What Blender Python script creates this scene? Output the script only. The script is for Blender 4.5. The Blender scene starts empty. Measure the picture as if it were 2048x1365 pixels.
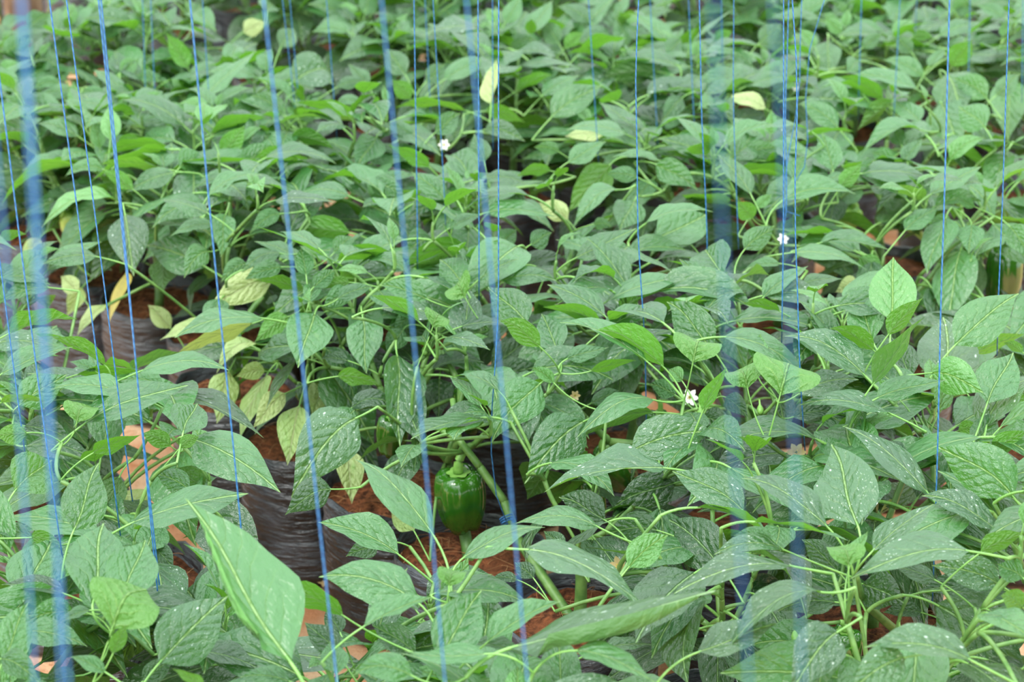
import bpy, math, random
from mathutils import Vector, Matrix, noise

random.seed(7)
SC = bpy.context.scene
COL = SC.collection
V = Vector

# ------------------------------------------------------------------ camera, light, exposure
PITCH = math.radians(22.4)
FPX = 4035.0
CAM = V((0, 0, 1.6))
cam_d = bpy.data.cameras.new('camera')
cam_d.sensor_width = 36.0
cam_d.lens = FPX / 2048 * 36
cam_d.clip_start = 0.05
cam_d.dof.use_dof = True
cam_d.dof.focus_distance = 2.48
cam_d.dof.aperture_fstop = 6.6
cam_d.dof.aperture_blades = 0
cam_o = bpy.data.objects.new('camera', cam_d)
COL.objects.link(cam_o)
cam_o.location = CAM
cam_o.rotation_euler = (math.pi / 2 - PITCH, 0, 0)
SC.camera = cam_o

# bright overcast daylight coming through the white plastic roof of the plant house
world = bpy.data.worlds.new('overcast')
SC.world = world
world.use_nodes = True
wn, wl = world.node_tree.nodes, world.node_tree.links
wn.clear()
w_tc = wn.new('ShaderNodeTexCoord')
w_sep = wn.new('ShaderNodeSeparateXYZ')
w_map = wn.new('ShaderNodeMapRange')
w_map.inputs[1].default_value = -0.1
w_map.inputs[2].default_value = 1.0
w_map.inputs[3].default_value = 0.95
w_map.inputs[4].default_value = 2.0
w_bg = wn.new('ShaderNodeBackground')
w_bg.inputs[0].default_value = (0.93, 1.0, 1.04, 1)
w_out = wn.new('ShaderNodeOutputWorld')
wl.new(w_tc.outputs['Generated'], w_sep.inputs[0])
wl.new(w_sep.outputs['Z'], w_map.inputs[0])
wl.new(w_map.outputs[0], w_bg.inputs[1])
wl.new(w_bg.outputs[0], w_out.inputs[0])

sun_d = bpy.data.lights.new('sun', 'SUN')
sun_d.energy = 1.2
sun_d.angle = math.radians(24)
sun_d.color = (1.0, 0.98, 0.93)
sun_o = bpy.data.objects.new('sun', sun_d)
COL.objects.link(sun_o)
sun_o.rotation_euler = (math.radians(28), math.radians(-22), 0)

SC.view_settings.view_transform = 'Standard'
SC.view_settings.look = 'None'
SC.view_settings.gamma = 1.0
SC.view_settings.use_curve_mapping = False
SC.view_settings.exposure = 1.08
SC.cycles.max_bounces = 7
SC.cycles.diffuse_bounces = 4
SC.cycles.glossy_bounces = 3
SC.cycles.transmission_bounces = 5

# ------------------------------------------------------------------ survey helpers: photograph pixel -> point of the place
F_ = V((0, math.cos(PITCH), -math.sin(PITCH)))
U_ = V((0, math.sin(PITCH), math.cos(PITCH)))
R_ = V((1, 0, 0))
Z_ = V((0, 0, 1))


def ray(x, y):
    return F_ + R_ * ((x - 1024) / FPX) + U_ * ((682.5 - y) / FPX)


def at_z(x, y, z):
    d = ray(x, y)
    return CAM + d * ((z - CAM.z) / d.z)


def at_y(x, y, Y):
    d = ray(x, y)
    return CAM + d * (Y / d.y)


def depth(p):
    return (p - CAM).dot(F_)


def pix(p):
    q = p - CAM
    d = q.dot(F_)
    return 1024 + q.dot(R_) / d * FPX, 682.5 - q.dot(U_) / d * FPX, d


CROPS = {'A': (0, 0), 'B': (674, 0), 'C': (1348, 0), 'D': (0, 449), 'E': (674, 449), 'F': (1348, 449),
         'G': (0, 898), 'H': (674, 898), 'I': (1348, 898)}
CS = 2.9229

# ------------------------------------------------------------------ materials


def new_mat(name):
    m = bpy.data.materials.new(name)
    m.use_nodes = True
    nt = m.node_tree
    nt.nodes.clear()
    return m, nt


class NB:
    """small node-building helper"""

    def __init__(s, nt):
        s.nt = nt

    def n(s, t, **kw):
        x = s.nt.nodes.new(t)
        for k, v in kw.items():
            setattr(x, k, v)
        return x

    def put(s, sock, v):
        if v is None:
            return
        if hasattr(v, 'is_linked') or hasattr(v, 'links'):
            s.nt.links.new(v, sock)
        else:
            sock.default_value = v

    def m(s, op, a, b=None, c=None, clamp=False):
        x = s.n('ShaderNodeMath', operation=op, use_clamp=clamp)
        for i, v in enumerate((a, b, c)):
            s.put(x.inputs[i], v)
        return x.outputs[0]

    def sstep(s, v, lo, hi):
        x = s.n('ShaderNodeMapRange', interpolation_type='SMOOTHSTEP')
        s.put(x.inputs[0], v)
        x.inputs[1].default_value = min(lo, hi)
        x.inputs[2].default_value = max(lo, hi)
        x.inputs[3].default_value = 0.0 if lo < hi else 1.0
        x.inputs[4].default_value = 1.0 if lo < hi else 0.0
        return x.outputs[0]

    def mix(s, f, a, b, blend='MIX'):
        x = s.n('ShaderNodeMix', data_type='RGBA', blend_type=blend)
        s.put(x.inputs[0], f)
        s.put(x.inputs[6], a if not isinstance(a, tuple) else (*a, 1)[:4])
        s.put(x.inputs[7], b if not isinstance(b, tuple) else (*b, 1)[:4])
        return x.outputs[2]

    def noise(s, vec, scale, detail=3, rough=0.55):
        x = s.n('ShaderNodeTexNoise')
        if vec is not None:
            s.put(x.inputs['Vector'], vec)
        x.inputs['Scale'].default_value = scale
        x.inputs['Detail'].default_value = detail
        x.inputs['Roughness'].default_value = rough
        return x.outputs[0]

    def bump(s, h, strength, dist):
        x = s.n('ShaderNodeBump')
        x.inputs['Strength'].default_value = strength
        x.inputs['Distance'].default_value = dist
        s.put(x.inputs['Height'], h)
        return x.outputs[0]

    def bsdf(s, color, rough, spec=0.5, normal=None):
        x = s.n('ShaderNodeBsdfPrincipled')
        s.put(x.inputs['Base Color'], color if not isinstance(color, tuple) else (*color, 1)[:4])
        s.put(x.inputs['Roughness'], rough)
        x.inputs['Specular IOR Level'].default_value = spec
        s.put(x.inputs['Normal'], normal)
        return x

    def out(s, sh):
        o = s.n('ShaderNodeOutputMaterial')
        s.nt.links.new(sh, o.inputs[0])


def leaf_mat(name, dark, light, under, vein, trans, specks=0.0, rough=0.36, blotch=None, tmix=0.3):
    m, nt = new_mat(name)
    b = NB(nt)
    uv = b.n('ShaderNodeUVMap').outputs[0]
    sep = b.n('ShaderNodeSeparateXYZ')
    nt.links.new(uv, sep.inputs[0])
    u = b.m('MULTIPLY_ADD', sep.outputs[0], 2.0, -1.0)
    v = sep.outputs[1]
    au = b.m('ABSOLUTE', u)
    rnd = b.n('ShaderNodeObjectInfo').outputs['Random']
    tc = b.n('ShaderNodeTexCoord')
    off = b.n('ShaderNodeCombineXYZ')
    b.put(off.inputs[0], b.m('MULTIPLY', rnd, 37.0))
    b.put(off.inputs[1], b.m('MULTIPLY', rnd, 91.0))
    vadd = b.n('ShaderNodeVectorMath', operation='ADD')
    nt.links.new(uv, vadd.inputs[0])
    nt.links.new(off.outputs[0], vadd.inputs[1])
    seeded = vadd.outputs[0]
    mid = b.sstep(au, 0.055, 0.02)
    side = b.m('GREATER_THAN', u, 0.0)
    t = b.m('ADD', b.m('ADD', b.m('MULTIPLY', b.noise(seeded, 4.0, 1), 1.5), b.m('MULTIPLY_ADD', v, 6.5, b.m('MULTIPLY', b.m('POWER', au, 0.75), -2.3))), b.m('MULTIPLY', side, 0.42))
    d = b.m('ABSOLUTE', b.m('SUBTRACT', b.m('FRACT', b.m('ADD', t, 8.0)), 0.5))
    vein_m = b.m('MULTIPLY', b.sstep(d, 0.10, 0.03), b.sstep(au, 0.95, 0.25))
    n1 = b.noise(seeded, 9.0, 3)
    n2 = b.noise(seeded, 2.3, 2)
    base = b.mix(b.sstep(b.m('ADD', b.m('MULTIPLY', n2, 0.7), b.m('MULTIPLY', rnd, 0.5)), 0.2, 0.85), dark, light)
    base = b.mix(b.m('MULTIPLY', vein_m, 0.16), base, vein)
    base = b.mix(b.m('MULTIPLY', mid, 0.8), base, vein)
    if blotch:
        base = b.mix(b.sstep(b.noise(seeded, 3.4, 3), 0.56, 0.72), base, blotch)
    und = b.mix(b.m('MULTIPLY', b.m('MAXIMUM', vein_m, mid), 0.45), under, vein)
    geo = b.n('ShaderNodeNewGeometry')
    col = b.mix(geo.outputs['Backfacing'], base, und)
    ro = b.m('ADD', rough, b.m('MULTIPLY', geo.outputs['Backfacing'], 0.18))
    if specks > 0:
        vor = b.n('ShaderNodeTexVoronoi')
        vor.inputs['Scale'].default_value = 26.0
        nt.links.new(seeded, vor.inputs['Vector'])
        vor2 = b.n('ShaderNodeTexVoronoi')
        vor2.inputs['Scale'].default_value = 9.0
        nt.links.new(seeded, vor2.inputs['Vector'])
        s1 = b.m('MULTIPLY', b.sstep(vor.outputs['Distance'], 0.20, 0.13), b.sstep(n2, 0.42, 0.60))
        sc = b.n('ShaderNodeSeparateColor')
        nt.links.new(vor2.outputs['Color'], sc.inputs[0])
        s2 = b.m('MULTIPLY', b.sstep(vor2.outputs['Distance'], 0.17, 0.12), b.m('GREATER_THAN', sc.outputs[0], 0.55))
        sp = b.m('MULTIPLY', b.m('MAXIMUM', s1, s2), specks, clamp=True)
        sp = b.m('MULTIPLY', sp, b.m('SUBTRACT', 1.0, geo.outputs['Backfacing']))
        col = b.mix(sp, col, (0.55, 0.66, 0.56))
    h = b.m('ADD', b.m('MULTIPLY', b.m('MULTIPLY', b.m('POWER', b.m('MULTIPLY', d, 2.0, clamp=True), 0.5), 0.62), b.sstep(au, 1.0, 0.2)),
            b.m('ADD', b.m('MULTIPLY', n1, 1.5), b.m('MULTIPLY', mid, -0.9)))
    nrm = b.bump(h, 0.9, 0.0038)
    p = b.bsdf(col, ro, 0.85, nrm)
    tr = b.n('ShaderNodeBsdfTranslucent')
    tr.inputs[0].default_value = (*trans, 1)
    nt.links.new(nrm, tr.inputs['Normal'])
    mx = b.n('ShaderNodeMixShader')
    mx.inputs[0].default_value = tmix
    nt.links.new(p.outputs[0], mx.inputs[1])
    nt.links.new(tr.outputs[0], mx.inputs[2])
    b.out(mx.outputs[0])
    return m


VEIN = (0.25, 0.42, 0.13)
M = {}
M['leaf'] = leaf_mat('pepper_leaf', (0.018, 0.085, 0.021), (0.050, 0.170, 0.046), (0.080, 0.255, 0.032), VEIN, (0.17, 0.45, 0.028))
M['speckled'] = leaf_mat('pepper_leaf_speckled', (0.015, 0.066, 0.024), (0.038, 0.122, 0.042), (0.09, 0.22, 0.04), VEIN, (0.18, 0.42, 0.045), specks=0.85, rough=0.34)
M['young'] = leaf_mat('pepper_leaf_young', (0.065, 0.21, 0.042), (0.10, 0.28, 0.065), (0.065, 0.20, 0.018), (0.24, 0.42, 0.10), (0.14, 0.38, 0.018), rough=0.36)
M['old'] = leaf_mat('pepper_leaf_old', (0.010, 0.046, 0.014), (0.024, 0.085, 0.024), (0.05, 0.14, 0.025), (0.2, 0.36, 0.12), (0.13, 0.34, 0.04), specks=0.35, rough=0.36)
M['pale'] = leaf_mat('pepper_leaf_fading', (0.22, 0.36, 0.09), (0.36, 0.46, 0.17), (0.32, 0.41, 0.14), (0.45, 0.52, 0.24), (0.40, 0.52, 0.10), rough=0.5, blotch=(0.22, 0.4, 0.1))
M['yellow'] = leaf_mat('pepper_leaf_yellow', (0.45, 0.38, 0.06), (0.55, 0.48, 0.10), (0.5, 0.42, 0.1), (0.6, 0.55, 0.25), (0.6, 0.5, 0.08), rough=0.5)


def simple_mat(name, c1, c2, scale, rough, spec=0.5, bump=0.3, dist=0.002, obj=True, detail=4):
    m, nt = new_mat(name)
    b = NB(nt)
    tc = b.n('ShaderNodeTexCoord')
    vec = tc.outputs['Object']
    n = b.noise(vec, scale, detail)
    col = b.mix(b.sstep(n, 0.35, 0.68), c1, c2)
    p = b.bsdf(col, rough, spec, b.bump(n, bump, dist))
    b.out(p.outputs[0])
    return m


M['petiole'] = simple_mat('petiole_green', (0.12, 0.28, 0.055), (0.19, 0.37, 0.085), 60, 0.4, bump=0.1)
M['stem'] = simple_mat('stem_green', (0.075, 0.18, 0.035), (0.15, 0.28, 0.065), 45, 0.45, bump=0.35)
M['fruit'] = simple_mat('pepper_skin', (0.014, 0.085, 0.005), (0.034, 0.145, 0.008), 14, 0.14, 1.0, bump=0.05)
M['fruit_pale'] = simple_mat('pepper_skin_pale', (0.22, 0.42, 0.06), (0.33, 0.52, 0.12), 14, 0.2, 0.6, bump=0.05)
M['calyx'] = simple_mat('calyx_green', (0.14, 0.32, 0.05), (0.24, 0.45, 0.1), 50, 0.4)
M['petal'] = simple_mat('petal_white', (0.78, 0.78, 0.70), (0.85, 0.85, 0.80), 30, 0.6, bump=0.05)
M['anther'] = simple_mat('anther_yellow', (0.62, 0.48, 0.06), (0.75, 0.6, 0.1), 30, 0.6)
M['dry_petal'] = simple_mat('petal_dry', (0.55, 0.40, 0.18), (0.7, 0.6, 0.35), 40, 0.7)
M['wood'] = simple_mat('weathered_wood', (0.13, 0.07, 0.035), (0.22, 0.13, 0.07), 18, 0.7, bump=0.5)
M['dryleaf'] = simple_mat('leaf_dry', (0.36, 0.22, 0.08), (0.55, 0.4, 0.18), 25, 0.8)
M['fibre'] = simple_mat('coir_fibre', (0.22, 0.085, 0.03), (0.40, 0.20, 0.08), 30, 0.8)
M['wire'] = simple_mat('wire_steel', (0.2, 0.2, 0.2), (0.35, 0.35, 0.35), 20, 0.4)

# soil / coir
m, nt = new_mat('coir_soil')
b = NB(nt)
vec = b.n('ShaderNodeTexCoord').outputs['Object']
n1, n2 = b.noise(vec, 90, 6, 0.7), b.noise(vec, 14, 3)
c = b.mix(b.sstep(n1, 0.36, 0.66), (0.06, 0.02, 0.009), (0.30, 0.10, 0.04))
c = b.mix(b.sstep(n2, 0.45, 0.7), c, (0.20, 0.07, 0.03))
b.out(b.bsdf(c, 0.85, 0.2, b.bump(n1, 1.0, 0.008)).outputs[0])
M['soil'] = m

# ground
m, nt = new_mat('packed_red_earth')
b = NB(nt)
vec = b.n('ShaderNodeTexCoord').outputs['Object']
n1, n2, n3 = b.noise(vec, 60, 6, 0.65), b.noise(vec, 6, 4), b.noise(vec, 220, 4, 0.7)
c = b.mix(b.sstep(n2, 0.35, 0.65), (0.55, 0.235, 0.11), (0.70, 0.45, 0.27))
c = b.mix(b.sstep(n1, 0.5, 0.75), c, (0.45, 0.16, 0.06))
b.out(b.bsdf(c, 0.9, 0.2, b.bump(b.m('ADD', n1, b.m('MULTIPLY', n3, 0.5)), 0.9, 0.006)).outputs[0])
M['ground'] = m

# black plastic bag, thin film with horizontal wrinkles; dust and grey sheen painted in as paler patches
m, nt = new_mat('black_poly_bag')
b = NB(nt)
tcn = b.n('ShaderNodeTexCoord')
mp = b.n('ShaderNodeMapping')
mp.inputs['Scale'].default_value = (1.0, 1.0, 4.5)
nt.links.new(tcn.outputs['Object'], mp.inputs[0])
n1 = b.noise(mp.outputs[0], 16, 5, 0.55)
n2 = b.noise(tcn.outputs['Object'], 11, 4)
c = b.mix(b.sstep(n2, 0.42, 0.75), (0.009, 0.011, 0.015), (0.070, 0.080, 0.10))
b.out(b.bsdf(c, 0.30, 0.8, b.bump(n1, 1.0, 0.014)).outputs[0])
M['bag'] = m

# twisted blue twine
m, nt = new_mat('blue_twine')
b = NB(nt)
uv = b.n('ShaderNodeUVMap').outputs[0]
wv = b.n('ShaderNodeTexWave', wave_type='BANDS', bands_direction='DIAGONAL')
wv.inputs['Scale'].default_value = 1.0
nt.links.new(uv, wv.inputs[0])
c = b.mix(wv.outputs['Fac'], (0.012, 0.085, 0.26), (0.05, 0.22, 0.47))
b.out(b.bsdf(c, 0.4, 0.5, b.bump(wv.outputs['Fac'], 0.5, 0.0006)).outputs[0])
M['twine'] = m

# ------------------------------------------------------------------ object helpers


def tag(o, label=None, cat=None, group=None, kind=None):
    if label:
        o['label'] = label
    if cat:
        o['category'] = cat
    if group:
        o['group'] = group
    if kind:
        o['kind'] = kind
    return o


def empty(name, loc):
    o = bpy.data.objects.new(name, None)
    o.empty_display_size = 0.05
    o.location = loc
    COL.objects.link(o)
    return o


def mk(name, me, parent=None, loc=None, mat4=None):
    o = bpy.data.objects.new(name, me)
    if parent is not None:
        o.parent = parent
    if mat4 is not None:
        o.matrix_basis = mat4
    elif loc is not None:
        o.location = loc
    COL.objects.link(o)
    return o


class MB:
    """collects vertices, faces, uvs and material indices for one mesh"""

    def __init__(s):
        s.v, s.f, s.mi, s.uv = [], [], [], []

    def grid(s, rows, mi=0, uvs=None, close=False):
        base = len(s.v)
        nc = len(rows[0])
        for r, row in enumerate(rows):
            for c_, p in enumerate(row):
                s.v.append(tuple(p))
                s.uv.append(uvs[r][c_] if uvs else (c_ / max(1, nc - 1), r / max(1, len(rows) - 1)))
        for r in range(len(rows) - 1):
            for c_ in range(nc if close else nc - 1):
                c2 = (c_ + 1) % nc
                s.f.append((base + r * nc + c_, base + r * nc + c2, base + (r + 1) * nc + c2, base + (r + 1) * nc + c_))
                s.mi.append(mi)

    def tube(s, pts, rads, sides=6, mi=0, cap=True, vlen=1.0):
        n = len(pts)
        rows, uvs = [], []
        ref = V((0.31, 0.17, 0.93)).normalized()
        acc = 0.0
        for i, p in enumerate(pts):
            t = (pts[min(i + 1, n - 1)] - pts[max(i - 1, 0)])
            t = t.normalized() if t.length > 1e-9 else V((0, 0, 1))
            a = t.cross(ref)
            if a.length < 0.05:
                a = t.cross(V((1, 0, 0)))
            a.normalize()
            bb = t.cross(a)
            r = rads[i] if isinstance(rads, (list, tuple)) else rads
            if i:
                acc += (pts[i] - pts[i - 1]).length
            rows.append([p + (a * math.cos(k * 2 * math.pi / sides) + bb * math.sin(k * 2 * math.pi / sides)) * r for k in range(sides)])
            uvs.append([(k / sides, acc * vlen) for k in range(sides)])
        base = len(s.v)
        s.grid(rows, mi, uvs, close=True)
        if cap:
            s.f.append(tuple(base + k for k in range(sides))[::-1])
            s.mi.append(mi)
            e = base + (n - 1) * sides
            s.f.append(tuple(e + k for k in range(sides)))
            s.mi.append(mi)

    def mesh(s, name, mats, smooth=True):
        me = bpy.data.meshes.new(name)
        me.from_pydata(s.v, [], s.f)
        for mm in mats:
            me.materials.append(mm)
        me.polygons.foreach_set('material_index', s.mi)
        me.polygons.foreach_set('use_smooth', [smooth] * len(s.f))
        ul = me.uv_layers.new(name='UVMap')
        li = [0] * len(me.loops)
        me.loops.foreach_get('vertex_index', li)
        flat = []
        for i in li:
            flat.extend(s.uv[i])
        ul.data.foreach_set('uv', flat)
        me.update()
        return me


def bez(p0, p1, p2, n):
    return [p0 * (1 - t) ** 2 + p1 * 2 * t * (1 - t) + p2 * t * t for t in [i / n for i in range(n + 1)]]


# ------------------------------------------------------------------ leaves
VS = [0, .04, .10, .18, .27, .37, .48, .59, .70, .80, .89, .96, 1.0]
FV = [.02, .17, .50, .81, .97, 1.0, .95, .83, .63, .39, .18, .06, .0]
US = [-1, -.6, -.24, 0, .24, .6, 1]


def blade(mb, mid, wd, nn, W, fold, curl, wave, rng, mi=0, rolled=False):
    """mid: midrib points at VS, wd / nn: cross direction and upper normal at each; W full width"""
    ph1, ph2 = rng.uniform(0, 6.28), rng.uniform(0, 6.28)
    fr = rng.uniform(9, 15)
    rows, uvs = [], []
    for i, v in enumerate(VS):
        h = W * 0.5 * max(FV[i], 0.004)
        row, uvr = [], []
        for u in US:
            x = u * h
            au = abs(u)
            zz = au * h * math.sin(fold) - curl * h * au * au
            zz += wave * h * au * au * math.sin(v * fr + (ph1 if u > 0 else ph2)) * (1 if v < .95 else 0)
            xx = x * math.cos(fold)
            if rolled and u == rolled and .1 < v < .93:      # margin rolled up and over, showing the underside
                xx, zz = u * h * .40, .26 * h
            row.append(mid[i] + wd[i] * xx + nn[i] * zz)
            uvr.append((0.5 + 0.5 * u * FV[i], v))
        rows.append(row)
        uvs.append(uvr)
    mb.grid(rows, mi, uvs)


HERO = []           # (object-building data) of the leaves surveyed from the photograph


def hero_leaf(spec):
    """spec -> base, tip, axes of a surveyed leaf; tilt and roll follow from its seen length and width"""
    x0, y0, x1, y1, wpx, fl, bend, z = spec
    base = at_z(x0, y0, z)
    d = depth(base)
    ppm = FPX / d
    c2 = R_ * ((x1 - x0) / ppm) + U_ * (-(y1 - y0) / ppm)
    L2 = c2.length
    w = wpx / ppm
    up = (y0 - y1) / ppm
    under = 'u' in fl
    if 'a' in fl:
        # rises from its base and arches over, away from the viewer: only the lower half of its underside shows
        hz = base + c2 - F_ * (0.25 * c2.length)
        a = (hz - base).normalized()
        away = (V((F_.x, F_.y, 0)).normalized() + R_ * math.copysign(.25, x1 - x0)).normalized()
        n = (away - a * away.dot(a)).normalized()
        return base, hz, a, n, (hz - base).length, w * 1.05, 0.0, fl
    ratio = 0.56
    s = up * 0.55
    if under:
        s = -abs(up) * 0.35
    if w / ratio > math.hypot(L2, s):
        Lw = min(w / ratio, 0.21)
        mag = math.sqrt(max(Lw * Lw - L2 * L2, s * s))
        mag = min(mag, 0.11)
        sg = 1 if up > -0.15 * L2 else -1
        if under:
            sg = -1
        s = sg * mag
    ax = c2 + F_ * s
    L = ax.length
    a = ax / L
    tip = base + ax
    view = ((base + tip) * 0.5 - CAM).normalized()
    wd0 = a.cross(view).normalized()
    n0 = wd0.cross(a).normalized()          # facing some way along the view
    if n0.dot(view) > 0:
        n0 = -n0
        wd0 = -wd0
    w *= 1.10
    W = max(w, min(0.54 * L, w / 0.28))
    cosr = min(1.0, w / W)
    r = math.acos(cosr)
    best = None
    for sg in (1, -1):
        n = Matrix.Rotation(sg * r, 3, a) @ n0
        if under:
            n = -n
        if best is None or n.z > best.z:
            best = n
    n = best
    wd = a.cross(n).normalized() * -1        # so that wd x ... keeps faces turned to n
    return base, tip, a, n, L, W, bend / ppm, fl


def hero_mesh(base, tip, a, n, L, W, bow, fl, node, org, rng):
    mb = MB()
    mid, wds, nns = [], [], []
    sw = rng.uniform(-.022, .022)
    wq = n.cross(a).normalized()
    tw = rng.uniform(-.55, .55)
    for v in VS:
        p = base.lerp(tip, v) + Z_ * ((bow + .03 * L) * 4 * v * (1 - v))
        p = p + wq * (L * sw * math.sin(2 * math.pi * v))
        mid.append(p)
    if 'a' in fl:
        mid = []
        full = max(L * 1.25, W * 1.45)
        away = V((n.x, n.y, 0)).normalized()
        th0 = math.asin(max(-1, min(1, a.z)))
        p = base.copy()
        pv = 0
        for v in VS:
            k = min(1.0, max(0.0, (v - .12) / .5))
            th = 1.1 * (1 - k) + (-.45) * k
            p = p + (away * (math.cos(th) * (.25 + .75 * k)) + Z_ * math.sin(th) + (a - Z_ * a.z) * (.6 * (1 - k))) * ((v - pv) * full)
            pv = v
            mid.append(p.copy())
    n_ = len(VS)
    for i in range(n_):
        t = (mid[min(i + 1, n_ - 1)] - mid[max(i - 1, 0)]).normalized()
        nv = Matrix.Rotation(tw * (VS[i] - .4), 3, a) @ n
        wd = n.cross(a).normalized() if 'a' in fl else nv.cross(t).normalized()
        wds.append(wd)
        nns.append(t.cross(wd).normalized())
    fold = math.radians(8 if 'a' in fl else rng.uniform(10, 30))
    blade(mb, [p - org for p in mid], [-w_ for w_ in wds], nns, W, fold, rng.uniform(0.08, 0.38), rng.uniform(0.03, 0.13) * (.4 if 'a' in fl else 1), rng, rolled=(-1 if 'c' in fl else 1 if 'C' in fl else False))
    # petiole
    d0 = (mid[0] - mid[1]).normalized()
    k = (base - node).length
    pts = bez(mid[1], base + d0 * (0.5 * k), node, 7)
    rr = 0.0009 + 0.006 * L
    mb.tube([p - org for p in pts], [rr * (0.75 + 0.3 * i / 7) for i in range(8)], 6, 1, cap=False)
    return mb

# ------------------------------------------------------------------ leaves surveyed from the photograph
# crop: base x y, tip x y, width (crop pixels), flags, arch (crop pixels), height above ground (cm)
# flags: t upper side seen, u underside seen, s speckled, y young, p fading, o old/dark, w yellow
LEAVES = {}
LEAVES['G'] = '''
540 910 495 485 390 t 0 54
720 880 765 580 310 t 0 55
655 1055 760 880 430 uya 0 58
660 1200 750 1020 90 uy 0 57
140 1065 520 1150 160 t 20 51
135 900 215 545 320 t 0 48
430 480 535 95 250 t 0 53
85 250 190 95 300 t 0 50
760 440 1440 270 180 t 10 52
1200 360 1560 720 330 os 20 44
1700 1250 1000 330 480 tc -40 57
930 1255 1290 900 330 ts 0 50
20 1240 110 930 220 t 0 53
0 1230 260 1365 150 t 30 54
620 1310 400 1225 90 t 10 55
1120 1180 1540 1290 130 o 20 46
2010 980 1590 805 130 uy 30 52
1990 1220 1770 1030 150 o 10 47
1110 -60 1660 245 270 t 30 52
1110 240 890 150 140 t 10 49
700 160 600 430 160 uo 0 44
1190 240 1050 100 150 uo 0 43
700 560 480 470 150 o 20 44
1700 1365 1400 1340 120 t 20 50
1200 1400 1010 1280 70 uy 0 57
190 520 -60 490 90 t 20 50
180 520 385 600 90 uy 20 51
370 500 180 400 140 t 10 47
530 945 330 1030 60 t 10 55
380 850 0 800 100 o 10 50
430 950 190 1000 160 t 20 50
900 560 1030 700 120 o 0 43
880 700 1060 830 140 o 10 43
330 520 560 470 90 o 10 45
830 1365 1010 1250 130 o 10 45
450 1330 250 1365 120 o 0 46
'''
LEAVES['H'] = '''
560 500 80 75 200 t 60 55
735 640 1220 470 130 t 40 54
1530 460 1040 440 120 t 50 50
1090 590 1870 970 180 ts 70 56
1010 1165 2234 850 270 oC -50 57
480 905 -115 760 250 t 60 53
150 1045 555 880 110 t 10 56
590 1240 840 870 310 t 0 54
870 1140 1310 910 150 t 20 54
880 1200 390 1185 110 t -40 57
790 1140 1110 1215 90 t 20 53
440 1330 90 1330 160 t 60 57
1390 1180 1870 1365 130 t 30 58
655 805 665 740 165 uya 0 59
560 850 1140 920 150 t 50 50
460 1200 200 1050 180 o 10 48
360 620 -120 440 190 t 30 46
1930 115 1210 250 150 ts 40 50
1700 700 1945 515 170 y 20 50
1570 420 1300 300 200 o 10 42
1980 200 1620 330 220 o 10 42
1150 760 1040 680 110 s 0 40
1060 770 905 760 60 s 10 40
1330 580 1210 490 100 s 0 38
1560 1170 1840 1150 90 s 10 44
450 480 310 350 150 p 0 27
1880 480 1580 520 200 o 20 42
60 0 100 310 170 p 0 30
240 560 60 620 120 o 0 42
20 1080 -80 960 120 o 0 46
0 1320 -60 1160 160 t 0 52
'''
LEAVES['I'] = '''
1075 450 1000 0 385 ts 0 55
410 370 0 140 210 ts 20 53
900 460 410 185 160 ts 50 56
880 100 440 365 200 t 50 49
1160 600 1550 335 130 ts 10 55
1020 690 1010 470 220 uya 0 58
1040 650 1150 490 80 y 0 57
1730 600 1010 755 190 ts 50 58
1890 480 1470 285 150 ts 40 53
1990 290 1580 0 300 t 30 54
1440 120 1180 -20 130 s 20 47
640 590 230 620 110 ts 50 54
580 550 350 510 110 t 20 52
700 690 -10 840 140 ts 60 56
860 840 280 1160 160 o 110 57
140 1190 615 1035 190 ts -10 53
960 1070 640 1400 290 ts 40 56
1740 1240 1115 1170 190 ts 50 57
1350 1220 1000 1400 240 ts 30 57
1530 910 2000 1290 380 os 10 46
1910 800 1520 690 200 s 20 50
1600 830 1990 920 130 o 10 44
1790 610 2046 480 110 uy 0 55
2040 930 1870 840 140 uy 10 56
2060 1030 1790 985 80 t 20 58
1100 790 1280 860 220 o 0 43
280 700 0 450 300 o 20 42
820 410 665 480 90 t 10 47
960 720 760 540 160 o 10 46
1450 960 1220 960 100 o 10 40
1530 770 1290 700 100 os 10 51
950 900 600 950 170 os 30 46
2046 760 1950 700 150 t 0 55
1720 430 1560 480 140 t 0 45
2030 1290 1900 1340 120 o 10 50
'''
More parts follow.
